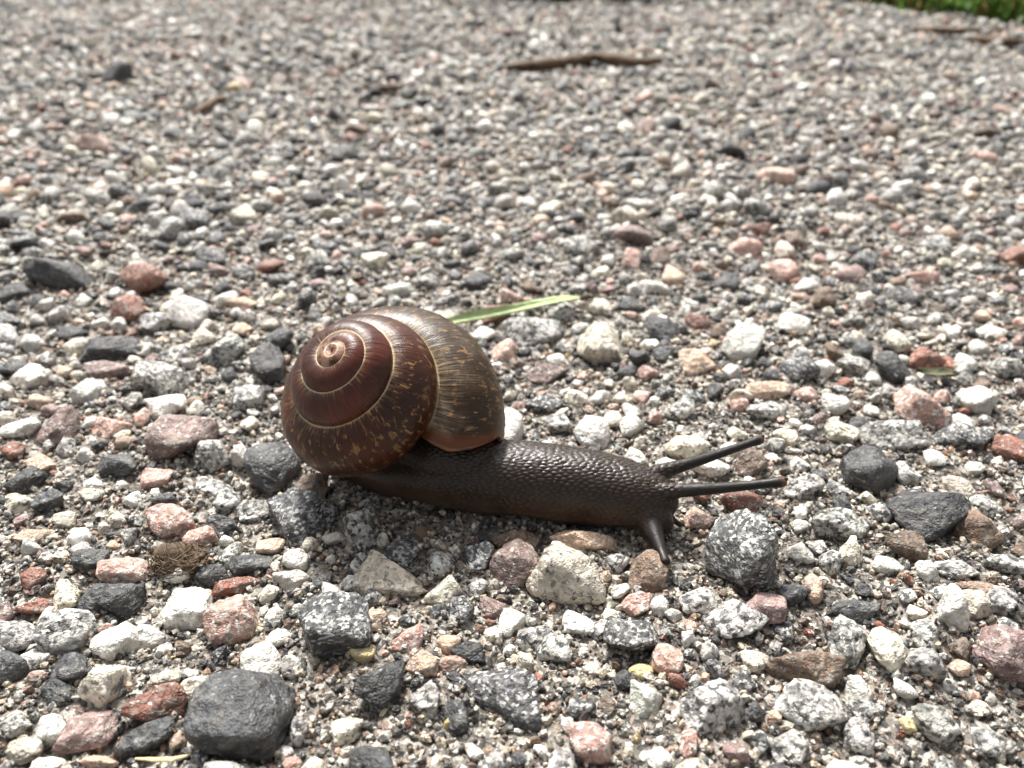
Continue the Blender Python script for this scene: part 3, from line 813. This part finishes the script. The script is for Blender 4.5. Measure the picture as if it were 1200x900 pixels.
ridge *= np.clip((tt + 4.35) / 1.5, .1, 1)[:, None]
Vt = tube(T2, P2, 1.0 + ridge)
Us = (sph[:, None] - P2) * rr[:, None]
guv = np.stack([np.broadcast_to(sl[:, None], T2.shape), np.abs(Us) * (1 + 1.4 * np.clip((-1.5 - T2) / 2, 0, 1)), T2], -1)
I, J = np.meshgrid(np.arange(NT_ - 1), np.arange(NP_ - 1), indexing='ij')
a = (I * NP_ + J).ravel()
Fq = np.stack([a, a + 1, a + NP_ + 1, a + NP_], -1)
Vall = Vt.reshape(-1, 3)
G = guv.reshape(-1, 3)
capc = Vt[0].mean(0)
Vall = np.concatenate([Vall, capc[None]])
G = np.concatenate([G, [[0, 5, -4.35]]])
ci = len(Vall) - 1
j = np.arange(NP_ - 1)
Fcap = np.stack([np.full_like(j, ci), j + 1, j], -1)
# inside wall of the mouth
nin = 60
ti = np.linspace(0, -.22, nin)
T3, P3 = np.meshgrid(ti, pp, indexing='ij')
Vi = tube(T3, P3, .93)
off = len(Vall)
Vall = np.concatenate([Vall, Vi.reshape(-1, 3)])
G = np.concatenate([G, np.stack([0 * T3, 0 * T3 + 5, 0 * T3 - .3], -1).reshape(-1, 3)])
I, J = np.meshgrid(np.arange(nin - 1), np.arange(NP_ - 1), indexing='ij')
a = (I * NP_ + J).ravel() + off
Fi = np.stack([a, a + 1, a + NP_ + 1, a + NP_], -1)
MSH = shell_mat()
sme = new_mesh("shell", (Vall - SN0) * MM, [np.concatenate([Fq, Fi]), Fcap], MSH)
at = sme.attributes.new("guv", 'FLOAT_VECTOR', 'POINT')
at.data.foreach_set("vector", G.astype(np.float32).ravel())
shell = obj("shell", sme, snail, label="chestnut brown spiral shell with golden flecks and pale sutures")
# thick rim of the mouth
nr = 14
ra = np.linspace(0, 2 * np.pi, nr, endpoint=False)
ph = np.linspace(-np.pi, np.pi, NP_)
A2, H2 = np.meshgrid(ra, ph, indexing='ij')
Vr = tube(np.cos(A2) * .006 - .002, H2, .968 + .034 * np.sin(A2))
a = []
for i in range(nr):
    for jn in range(NP_ - 1):
        a.append((i * NP_ + jn, ((i + 1) % nr) * NP_ + jn, ((i + 1) % nr) * NP_ + jn + 1, i * NP_ + jn + 1))
ml, nt, bs = mat_new("shell_rim")
N = NT(nt)
oc = N.n('ShaderNodeTexCoord').outputs['Object']
N.l(N.mix(N.rng(N.noise(oc, 500, 4), .35, .65), (.05, .018, .008), (.17, .06, .02)), bs.inputs['Base Color'])
bs.inputs['Roughness'].default_value = .3
obj("shell_rim", new_mesh("shell_rim", (Vr.reshape(-1, 3) - SN0) * MM, np.array(a), ml), shell, label="orange brown rim of the shell mouth")

# body: closed sweeps joined into one skin by a voxel remesh (built in mm, scaled down afterwards)
def sweep(path, nseg=40, nlen=120, flat=None, seed=0):
    """path rows: x y z halfwidth halfheight; closed tube with elliptic sections"""
    path = np.array(path, float)
    d = np.concatenate([[0], np.cumsum(np.linalg.norm(np.diff(path[:, :3], axis=0), axis=1))])
    q = np.linspace(0, d[-1], nlen)
    # Catmull-like smooth interpolation
    Pn = np.stack([np.interp(q, d, path[:, k]) for k in range(5)], -1)
    ker = np.hanning(max(5, nlen // 10) | 1)
    ker /= ker.sum()
    pad = len(ker) // 2
    Pn = np.stack([np.convolve(np.pad(Pn[:, k], pad, mode='reflect', reflect_type='odd'), ker, 'valid') for k in range(5)], -1)
    Pn[:, 3:] = np.maximum(Pn[:, 3:], .08)
    T = np.gradient(Pn[:, :3], axis=0)
    T /= np.linalg.norm(T, axis=1)[:, None]
    up = np.array([0, 0, 1.0])
    S = np.cross(T, up)
    S /= np.linalg.norm(S, axis=1)[:, None]
    U2 = np.cross(S, T)
    an = np.linspace(0, 2 * np.pi, nseg, endpoint=False)
    ca, sa = np.cos(an), np.sin(an)
    if flat:
        sa = np.where(sa < 0, -np.abs(sa) ** .55 , sa)
        ca = np.sign(ca) * np.abs(ca) ** .9 * np.where(np.sin(an) < -.35, 1.0 + flat * .6, 1.0)
    V = Pn[:, None, :3] + S[:, None] * (ca[None, :, None] * Pn[:, 3][:, None, None]) + U2[:, None] * (sa[None, :, None] * Pn[:, 4][:, None, None])
    n = len(Pn)
    V = np.concatenate([V.reshape(-1, 3), Pn[:1, :3], Pn[-1:, :3]])
    Fs = []
    for i in range(n - 1):
        for k in range(nseg):
            k2 = (k + 1) % nseg
            Fs.append((i * nseg + k, i * nseg + k2, (i + 1) * nseg + k2, (i + 1) * nseg + k))
    tri = []
    for k in range(nseg):
        k2 = (k + 1) % nseg
        tri.append((n * nseg, k2, k))
        tri.append((n * nseg + 1, (n - 1) * nseg + k, (n - 1) * nseg + k2))
    return V, np.array(Fs), np.array(tri)
BODY = [(-19.8, 70.2, .8, .3, .3), (-17, 69.2, 1.1, 1.5, .9), (-13, 67.6, 1.8, 2.6, 1.7), (-8, 66.0, 2.8, 3.3, 2.8),
        (-3, 65.0, 3.3, 3.6, 3.35), (2, 64.4, 3.35, 3.65, 3.4), (7, 63.5, 3.3, 3.5, 3.25), (10.5, 62.6, 3.2, 3.2, 3.0),
        (13, 61.7, 3.0, 2.7, 2.75), (14.5, 61.1, 2.8, 2.1, 2.3), (15.4, 60.7, 2.6, 1.2, 1.5), (15.7, 60.6, 2.5, .5, .7)]
TIP1 = np.array([24.7, 66.2, 6.75])
TIP2 = np.array([24.9, 59.1, 6.9])
def tent(b, tip, r0, r1, bulb, sag=0.0):
    b = np.array(b)
    L = []
    for f, r in ((-.12, r0 * 1.25), (0, r0 * 1.15), (.08, r0), (.25, (r0 * .55 + r1 * .45)), (.5, (r0 * .2 + r1 * .8)), (.75, r1 * .96), (.90, r1 * .95), (.95, bulb * .95), (.985, bulb), (1.01, bulb * .6)):
        p = b + (tip - b) * f + np.array([0, 0, -sag * math.sin(math.pi * max(f, 0))])
        L.append((*p, r, r))
    return L
LT1 = (np.array([13.0, 59.5, 2.0]), np.array([13.7, 54.0, 1.65]))
LT2 = (np.array([15.0, 60.9, 1.4]), np.array([16.2, 60.0, .9]))
pieces = [sweep(BODY, 48, 160, flat=.08),
          sweep([(-11.5, 68.5, 4.5, .6, .6), (-10, 67.8, 4.6, 2.6, 2.6), (-7, 66.6, 4.7, 3.7, 3.2), (-4, 65.8, 4.5, 3.5, 3.1), (-1, 65.2, 4.1, 2.7, 2.7), (1, 65, 3.6, .6, .6)], 40, 60),
          sweep([(11.4, 60.6, 2.6, .6, .6), (12.8, 59.9, 2.2, 1.5, 1.7), (14.2, 59.4, 1.7, 1.4, 1.5), (15.0, 59.3, 1.3, .6, .7)], 24, 30),
          sweep(tent((13.3, 62.7, 4.9), TIP1, .78, .45, .56, .15), 24, 90),
          sweep(tent((13.2, 60.7, 4.45), TIP2, .80, .46, .58, .2), 24, 90),
          sweep(tent(LT1[0], LT1[1], 1.3, .48, .5), 20, 50),
          sweep(tent(LT2[0], LT2[1], .50, .28, .32), 20, 50)]
Vb, Fb, Ft, o_ = [], [], [], 0
for v, f, t in pieces:
    Vb.append(v); Fb.append(f + o_); Ft.append(t + o_); o_ += len(v)
tmp = new_mesh("body_rough", np.concatenate(Vb), [np.concatenate(Fb), np.concatenate(Ft)])
to = obj("body_rough", tmp)
md = to.modifiers.new("remesh", 'REMESH')
md.mode = 'VOXEL'
md.voxel_size = .125
ms = to.modifiers.new("smooth", 'SMOOTH')
ms.factor = .5
ms.iterations = 5
dg = bpy.context.evaluated_depsgraph_get()
ev = to.evaluated_get(dg)
em = ev.to_mesh()
nv = len(em.vertices)
co = np.empty(nv * 3, np.float32); em.vertices.foreach_get("co", co); co = co.reshape(-1, 3).astype(float)
no = np.empty(nv * 3, np.float32); em.vertices.foreach_get("normal", no); no = no.reshape(-1, 3).astype(float)
npoly = len(em.polygons)
lt_ = np.empty(npoly, np.int32); em.polygons.foreach_get("loop_total", lt_)
lv_ = np.empty(len(em.loops), np.int32); em.loops.foreach_get("vertex_index", lv_)
st_ = np.concatenate([[0], np.cumsum(lt_)[:-1]])
quads = lv_[(st_[lt_ == 4][:, None] + np.arange(4))] if (lt_ == 4).any() else np.zeros((0, 4), int)
tris = lv_[(st_[lt_ == 3][:, None] + np.arange(3))] if (lt_ == 3).any() else np.zeros((0, 3), int)
ev.to_mesh_clear()
bpy.data.objects.remove(to, do_unlink=True)
bpy.data.meshes.remove(tmp)
# tubercles: cells stretched along the body, real relief on the skin
def cells(co, stretch, spacing, seed):
    r = np.random.default_rng(seed)
    S = co * np.array([1 / stretch, 1, 1])
    lo, hi = S.min(0) - spacing, S.max(0) + spacing
    # seeds taken from the surface itself
    idx = r.permutation(len(S))
    kd = {}
    seeds = []
    for i in idx:
        c = tuple(np.floor(S[i] / spacing).astype(int))
        hit = False
        for dx in (-1, 0, 1):
            for dy in (-1, 0, 1):
                for dz in (-1, 0, 1):
                    for p in kd.get((c[0] + dx, c[1] + dy, c[2] + dz), ()):
                        if ((p - S[i]) ** 2).sum() < spacing * spacing:
                            hit = True
                            break
                    if hit: break
                if hit: break
            if hit: break
        if not hit:
            kd.setdefault(c, []).append(S[i]); seeds.append(S[i])
    kt = KDTree(len(seeds))
    for i, s_ in enumerate(seeds):
        kt.insert(s_, i)
    kt.balance()
    d = np.empty((len(S), 2))
    for i, s_ in enumerate(S):
        f = kt.find_n(s_, 2)
        d[i] = f[0][2], f[1][2]
    return d
dd = cells(co, 2.1, .27, 3)
ridge_b = np.clip((dd[:, 1] - dd[:, 0]) / .17, 0, 1)
ridge_b = ridge_b * ridge_b * (3 - 2 * ridge_b)
xs = co[:, 0]
on_tent = np.clip((xs - 15.2) / 1.2, 0, 1)
on_tent = np.maximum(on_tent, np.clip((59.2 - co[:, 1]) / 1.2, 0, 1) * (xs > 12.5))
hgt = np.clip((co[:, 2] - 1.2) / 3.0, 0, 1)
amp = (.085 + .05 * vnoise(co * 1.3, 77)) * (1 - .85 * on_tent) * (.45 + .55 * hgt) * np.clip((xs + 16) / 10, .3, 1)
rim_c = ((co[:, 2] < 1.0) & (xs < 12)) * .04 * np.sin(xs * 7.5 + 2 * vnoise(co * .9, 3))
co2 = co + no * (amp * (ridge_b - .5) + rim_c * 0.9 + .05 * fbm(co / 1.6, 2, 31) * (1 - on_tent))[:, None]
low = np.clip((2.2 - co[:, 2]) / 2.2, 0, 1) * (1 - on_tent) * np.clip((14 - xs) / 3, 0, 1)
co2[:, 2] += low * (.22 * np.sin(xs * .62 + .6) + .5 * vnoise(np.stack([xs * .45, co[:, 1] * .3, 0 * xs], -1), 44))
co2[:, 2] = np.maximum(co2[:, 2], -.5)
mb, nt, bs = mat_new("snail_skin")
N = NT(nt)
oc = N.n('ShaderNodeTexCoord').outputs['Object']
rg = N.n('ShaderNodeAttribute', attribute_name='ridge').outputs['Fac']
zn = N.n('ShaderNodeAttribute', attribute_name='zone')
zs = N.n('ShaderNodeSeparateXYZ')
N.l(zn.outputs['Vector'], zs.inputs[0])
c = N.mix(rg, (.008, .0055, .0042), (.034, .0225, .0165))
c = N.mix(N.math('MULTIPLY', zs.outputs[0], N.rng(N.noise(oc, 300, 3), .25, .6)), c, (.060, .036, .022))
c = N.mix(zs.outputs[1], c, (.011, .009, .008))
c = N.mix(zs.outputs[2], c, (.13, .065, .035))
N.l(c, bs.inputs['Base Color'])
N.l(N.math('ADD', N.rng(N.noise(oc, 900, 4), .3, .7, .26, .50), N.math('MULTIPLY', zs.outputs[1], .16)), bs.inputs['Roughness'])
bs.inputs['Specular IOR Level'].default_value = .3
bs.inputs['Subsurface Weight'].default_value = .0
N.l(N.bump(N.noise(oc, 3800, 4, .6), .35, .00008), bs.inputs['Normal'])
bme = new_mesh("body", (co2 - SN0) * MM, [x_ for x_ in (quads, tris) if len(x_)], mb)
at = bme.attributes.new("ridge", 'FLOAT', 'POINT')
at.data.foreach_set("value", ridge_b.astype(np.float32))
flank = np.exp(-((co[:, 2] - 2.0) / 1.3) ** 2) * (1 - on_tent)
tipd = np.minimum(np.linalg.norm(co - TIP1, axis=1), np.linalg.norm(co - TIP2, axis=1))
zone = np.stack([flank * .8, on_tent, np.clip((.75 - tipd) / .35, 0, 1)], -1)
at = bme.attributes.new("zone", 'FLOAT_VECTOR', 'POINT')
at.data.foreach_set("vector", zone.astype(np.float32).ravel())
obj("body", bme, snail, label="wet dark brown grained body with two long eye stalks and short feelers")
me_, nt, bs = mat_new("eye_black")
N = NT(nt)
oc = N.n('ShaderNodeTexCoord').outputs['Object']
N.l(N.mix(N.noise(oc, 900, 2), (.006, .005, .005), (.02, .014, .010)), bs.inputs['Base Color'])
bs.inputs['Roughness'].default_value = .15
for tip in (TIP1, TIP2):
    Dv, Df = ico(3)
    obj("eye", new_mesh("eye", (Dv * np.array([.17, .17, .2]) + tip - SN0 + np.array([-.02, -.12, .34])) * MM, Df, me_), snail)

# ------------------------------------------------------------------ plant bits
def plant_mat(name, c1, c2, scale, rough=.55, trans=0.0, stretch=(1, 1, 1)):
    m, nt, bs = mat_new(name)
    N = NT(nt)
    oc = N.n('ShaderNodeTexCoord').outputs['Object']
    mp = N.n('ShaderNodeMapping')
    mp.inputs['Scale'].default_value = stretch
    N.l(oc, mp.inputs['Vector'])
    n = N.noise(mp.outputs[0], scale, 5, .65)
    N.l(N.mix(N.rng(n, .32, .68), c1, c2), bs.inputs['Base Color'])
    bs.inputs['Roughness'].default_value = rough
    N.l(N.bump(n, .6, .0004), bs.inputs['Normal'])
    return m
def tube_mesh(name, pts, radii, mat, seg=12, nlen=70, wob=.12, seed=1, flat=1.0):
    pts = np.array(pts, float)
    d = np.concatenate([[0], np.cumsum(np.linalg.norm(np.diff(pts, axis=0), axis=1))])
    q = np.linspace(0, d[-1], nlen)
    P = np.stack([np.interp(q, d, pts[:, k]) for k in range(3)], -1)
    R = np.interp(q, d, radii)
    P[1:-1] = (P[:-2] + 2 * P[1:-1] + P[2:]) / 4
    T = np.gradient(P, axis=0)
    T /= np.linalg.norm(T, axis=1)[:, None]
    S = np.cross(T, [0, 0, 1.0])
    S /= np.linalg.norm(S, axis=1)[:, None]
    U2 = np.cross(S, T)
    an = np.linspace(0, 2 * np.pi, seg, endpoint=False)
    V = P[:, None] + (S[:, None] * np.cos(an)[None, :, None] + flat * U2[:, None] * np.sin(an)[None, :, None]) * R[:, None, None]
    mr = R.mean()
    V = V + (V - P[:, None]) * (wob * fbm(V / mr * .7 + seed, 3, seed))[..., None]
    n = nlen
    V = np.concatenate([V.reshape(-1, 3), P[:1], P[-1:]])
    i, k = np.meshgrid(np.arange(n - 1), np.arange(seg), indexing='ij')
    k2 = (k + 1) % seg
    Fs = np.stack([i * seg + k, i * seg + k2, (i + 1) * seg + k2, (i + 1) * seg + k], -1).reshape(-1, 4)
    k = np.arange(seg)
    tri = np.concatenate([np.stack([np.full(seg, n * seg), (k + 1) % seg, k], -1),
                          np.stack([np.full(seg, n * seg + 1), (n - 1) * seg + k, (n - 1) * seg + (k + 1) % seg], -1)])
    o0 = P.mean(0)
    o0[2] = P[:, 2].min()
    return new_mesh(name, (V - o0) * MM, [Fs, tri], mat), o0 * MM
BARK = plant_mat("twig_bark", (.028, .016, .008), (.13, .075, .035), 700, .8, stretch=(.35, 1, 1))
def twig(pix, rad, label, seed, lift=2.6, mat=None, **kw):
    pts = []
    for k, (x, y) in enumerate(pix):
        P, t = pix_ground(x, y, lift)
        pts.append(P)
    me, o0 = tube_mesh("twig", pts, [rad * (1 - .25 * abs(k / (len(pix) - 1) - .6)) * (.45 if k in (0, len(pix) - 1) else 1) for k in range(len(pix))], mat or BARK, seed=seed, **kw)
    return obj("twig", me, loc=o0, label=label, category="twig")
twig([(594, 79), (620, 77), (650, 75), (672, 71), (700, 68), (726, 70), (752, 74), (776, 70)], 2.2, "longest brown crooked twig lying on the far gravel", 3, wob=.35)
twig([(424, 101), (440, 104), (458, 103), (472, 102)], 1.1, "short brown twig near the longest crooked twig", 4, wob=.3)
twig([(1066, 34), (1090, 35), (1120, 37), (1150, 36), (1175, 35)], 1.6, "dark straight twig beside the grass verge", 5, wob=.3)
twig([(1132, 45), (1158, 46), (1180, 49), (1215, 51)], 1.7, "reddish brown twig beside the grass verge", 6, wob=.3)
twig([(228, 132), (240, 126), (252, 118), (268, 115)], 1.2, "small dark bent twig on far gravel beyond the shell", 7, wob=.3)
STRAW = plant_mat("straw", (.42, .33, .16), (.62, .52, .30), 900, .6, stretch=(.3, 1, 1))
s_ = twig([(158, 889), (180, 890), (202, 890), (224, 884)], .2, "thin pale straw lying below the brick red chip", 8, .9, STRAW, wob=.25, flat=.6)
s_.name = "straw"
s_["category"] = "straw"

# folded green grass blade behind the shell
GB = plant_mat("grass_blade_green", (.20, .30, .09), (.52, .60, .32), 1100, .45, stretch=(.12, 2, 2))
p0, _ = pix_ground(505, 383, 3.0)
p1, _ = pix_ground(684, 349, 2.2)
nb, wb = 60, 7
f = np.linspace(0, 1, nb)
ctr = p0 + (p1 - p0) * f[:, None] + np.array([0, 0, 1.0]) * (.5 * np.sin(np.pi * f) + .12 * np.sin(9 * f))[:, None]
wd = .68 * np.minimum(1, (1 - f) * 6 + .25) * (1 - .2 * np.abs(f - .5)) * (1 + .12 * vnoise(np.stack([f * 9, f * 0, f * 0], -1), 4))
ax = (p1 - p0) / np.linalg.norm(p1 - p0)
sd_ = np.cross([0, 0, 1.0], ax)
vv = np.linspace(-1, 1, wb)
tw = .45 + .35 * np.sin(f * 5)
rowA = []
for k in range(nb):
    side = sd_ * math.cos(tw[k]) + np.array([0, 0, 1.0]) * math.sin(tw[k])
    nrm = np.cross(ax, side)
    rowA.append(ctr[k] + side[None] * (vv[:, None] * wd[k]) + nrm[None] * ((np.abs(vv) * .42 + .05 * np.sin(vv * 9))[:, None] * wd[k]))
Tp = np.array(rowA)
Bt = Tp - np.array([0, 0, .16])
V = np.concatenate([Tp.reshape(-1, 3), Bt.reshape(-1, 3)])
Fs = []
nbw = nb * wb
for i in range(nb - 1):
    for k in range(wb - 1):
        q = i * wb + k
        Fs.append((q, q + 1, q + wb + 1, q + wb))
        Fs.append((nbw + q, nbw + q + wb, nbw + q + wb + 1, nbw + q + 1))
    for k in (0, wb - 1):
        q = i * wb + k
        Fs.append((q, q + wb, nbw + q + wb, nbw + q) if k == 0 else (q, nbw + q, nbw + q + wb, q + wb))
o0 = ctr.mean(0)
gbl = obj("grass_blade", new_mesh("grass_blade", (V - o0) * MM, np.array(Fs), GB), loc=o0 * MM,
          label="single folded pale green grass blade lying behind the shell", category="grass blade")
tipme, to0 = tube_mesh("blade_tip", [p1 - ax * .6, p1 + ax * .7 + np.array([0, 0, .1]), p1 + ax * 1.7 + np.array([0, 0, -.4])], [.42, .4, .15], BARK, nlen=16, seed=9)
tp = obj("blade_tip", tipme, gbl, loc=np.array(to0) - o0 * MM, label="dry brown torn end of the blade")

# ball of dry moss: a tangle of thin strands
P, t = pix_ground(210, 655, 1.2)
MOSS = plant_mat("dry_moss", (.03, .019, .011), (.15, .095, .052), 900, .85)
Vm, Fm, o_ = [], [], 0
r = np.random.default_rng(77)
for k in range(110):
    u = unit((3,), r)
    u2 = np.cross(u, unit((3,), r)); u2 /= np.linalg.norm(u2)
    L = r.uniform(.4, 1.9)
    a = np.linspace(0, L, 9)
    rad = r.uniform(.85, 1.1)
    C_ = (u[None] * np.cos(a)[:, None] + u2[None] * np.sin(a)[:, None]) * rad * (1 + .12 * np.cumsum(r.normal(size=(9, 1)) * .4, 0)) + r.normal(size=3) * .12
    C_ = C_ * np.array([2.4, 1.9, 1.35])
    wv_ = r.uniform(.03, .075)
    sdv = np.cross(np.gradient(C_, axis=0), u)
    sdv /= np.linalg.norm(sdv, axis=1)[:, None] + 1e-9
    nrm = C_ / (np.linalg.norm(C_, axis=1)[:, None] + 1e-9)
    ring = np.stack([C_ + sdv * wv_, C_ + nrm * wv_, C_ - sdv * wv_], 1).reshape(-1, 3)
    Vm.append(ring)
    for i in range(8):
        for q in range(3):
            q2 = (q + 1) % 3
            Fm.append((o_ + i * 3 + q, o_ + i * 3 + q2, o_ + i * 3 + 3 + q2, o_ + i * 3 + 3 + q))
    o_ += 27
core, cf = facet_stone(4.7, 3.7, 2.6, 4, 55, .2)
Fm = np.array(Fm)
mo = obj("moss_ball", new_mesh("moss_ball", np.concatenate(Vm + [core]) * MM, [Fm, cf + o_], MOSS), loc=P * MM,
         label="small brown ball of dry tangled moss among pink stones", category="moss")
# leaf scrap
P, t = pix_ground(1098, 437, 1.4)
LEAF = plant_mat("leaf_scrap", (.03, .036, .012), (.08, .075, .028), 900, .6)
lu = np.linspace(-1, 1, 15)
lw = np.linspace(-1, 1, 7)
LU, LW = np.meshgrid(lu, lw, indexing='ij')
Lx = LU * 2.6
Ly = LW * (1 - LU ** 2) ** .6 * .8
Lz = .25 * np.sin(LU * 2.5) + .3 * np.abs(LW) + .1 * vnoise(np.stack([LU * 3, LW * 3, 0 * LU], -1), 2)
top = np.stack([Lx, Ly, Lz], -1).reshape(-1, 3)
V = np.concatenate([top, top - [0, 0, .1]])
Fs = []
for i in range(14):
    for k in range(6):
        q = i * 7 + k
        Fs.append((q, q + 7, q + 8, q + 1)); Fs.append((105 + q, 105 + q + 1, 105 + q + 8, 105 + q + 7))
lo = obj("leaf_scrap", new_mesh("leaf_scrap", V * MM, np.array(Fs), LEAF), loc=P * MM, label="small olive green scrap of dry leaf near the pale pink granite", category="leaf")
lo.rotation_euler = (.2, .1, -.15)

# ------------------------------------------------------------------ grass verge beyond the path
def verge():
    r = np.random.default_rng(5)
    n = 8000
    x = r.uniform(-900, 1000, n)
    y = edge_y(x) + r.exponential(120, n) - 4
    # more blades at the front edge that the camera sees
    n2 = 3600
    x2 = r.uniform(-60, 480, n2)
    y2 = edge_y(x2) + np.abs(r.normal(0, 40, n2)) - 5
    x = np.concatenate([x, x2]); y = np.concatenate([y, y2])
    n += n2
    L = r.uniform(16, 46, n)
    L[-n2:] = r.uniform(10, 30, n2)
    wdt = r.uniform(1.0, 2.1, n)
    az = r.uniform(0, 2 * np.pi, n)
    az[-n2:] = r.normal(-1.6, .9, n2)
    lean = np.abs(r.normal(.45, .5, n))
    seg = 5
    f = np.linspace(0, 1, seg)
    bend = lean[:, None] * f[None] * 1.5
    ds = L[:, None] / (seg - 1)
    hx = np.concatenate([np.zeros((n, 1)), np.cumsum(np.sin(bend[:, 1:]) * ds, 1)], 1)
    hz = np.concatenate([np.zeros((n, 1)), np.cumsum(np.cos(bend[:, 1:]) * ds, 1)], 1)
    c = np.stack([x[:, None] + hx * np.cos(az)[:, None], y[:, None] + hx * np.sin(az)[:, None], gz(x, y)[:, None] - 1 + hz], -1)
    sd = np.stack([-np.sin(az), np.cos(az), 0 * az], -1)
    ww = wdt[:, None] * np.array([.8, 1, .9, .6, .08])[None]
    A = c + sd[:, None] * ww[..., None]
    B = c - sd[:, None] * ww[..., None]
    V = np.stack([A, B], 2).reshape(-1, 3)
    i = np.arange(n)[:, None] * seg * 2 + np.arange(seg - 1)[None] * 2
    i = i.ravel()
    Fq = np.stack([i, i + 1, i + 3, i + 2], -1)
    base = np.array([.12, .215, .045])
    t = base * r.uniform(.55, 1.5, (n, 1)) * r.normal(1, .08, (n, 3))
    dry = r.random(n) < .24
    t[dry] = np.array([.40, .31, .12]) * r.uniform(.5, 1.1, (dry.sum(), 1))
    m, nt, bs = mat_new("verge_grass")
    N = NT(nt)
    at = N.n('ShaderNodeVertexColor', layer_name='tint').outputs['Color']
    oc = N.n('ShaderNodeTexCoord').outputs['Object']
    N.l(N.mix(N.rng(N.noise(oc, 60, 3), .3, .7, 0, .35), at, (.16, .20, .05)), bs.inputs['Base Color'])
    bs.inputs['Roughness'].default_value = .5
    tl = N.n('ShaderNodeBsdfTranslucent')
    N.l(at, tl.inputs['Color'])
    mx = N.n('ShaderNodeMixShader')
    mx.inputs[0].default_value = .5
    N.l(bs.outputs[0], mx.inputs[1])
    N.l(tl.outputs[0], mx.inputs[2])
    N.l(mx.outputs[0], nt.nodes['Material Output'].inputs['Surface'])
    me = new_mesh("grass_verge", V * MM, Fq, m, True, tint=np.clip(np.repeat(t, seg * 2, 0), .01, .8))
    obj("grass_verge", me, kind="stuff", label="green grass verge with dry yellow blades edging the gravel", category="grass")
verge()

# ------------------------------------------------------------------ labels of the stones
marks = []
for s in stones:
    if s['label'].startswith('*'):
        nm, lb = s['label'][1:].split('|')
        s['label'] = lb
        marks.append((nm, s['P']))
marks += [("snail's head", np.array([16.0, 60, 2])), ("snail's tail", np.array([-19.5, 70, 1])), ("ball of dry moss", pix_ground(210, 655)[0]),
          ("grass blade's torn end", p1), ("longest crooked twig", pix_ground(690, 73)[0]), ("short brown twig", pix_ground(448, 103)[0]),
          ("dark bent twig", pix_ground(248, 122)[0]), ("pale straw", pix_ground(190, 888)[0])]
ORD = ['nearest', 'second nearest', 'third nearest', 'fourth nearest', 'fifth nearest', 'sixth nearest', 'seventh nearest', 'eighth nearest', 'ninth nearest', 'tenth nearest']
groups = {}
for s in stones:
    o = s['o']
    o['category'] = 'stone'
    o['group'] = 'stones of the gravel path'
    if s['label']:
        o['label'] = s['label']
        continue
    ds = [np.linalg.norm((s['P'] - q)[:2]) for _, q in marks]
    j = int(np.argmin(ds))
    shape = 'long' if s['a'] / s['b'] > 1.7 or s['b'] / s['a'] > 1.7 else ''
    groups.setdefault((KINDS[s['kind']]['word'], marks[j][0]), []).append((ds[j], s, shape))
for (word, nm), L in groups.items():
    L.sort(key=lambda q: q[0])
    for k, (d, s, shape) in enumerate(L):
        noun = ('long ' if shape else '') + word + (' stone' if s['size'] > 3.4 else ' chip')
        rank = ORD[k] if k < len(ORD) else 'farther'
        s['o']['label'] = f"{noun}, {rank} of its colour to the {nm}" if len(L) > 1 else f"{noun} beside the {nm}"
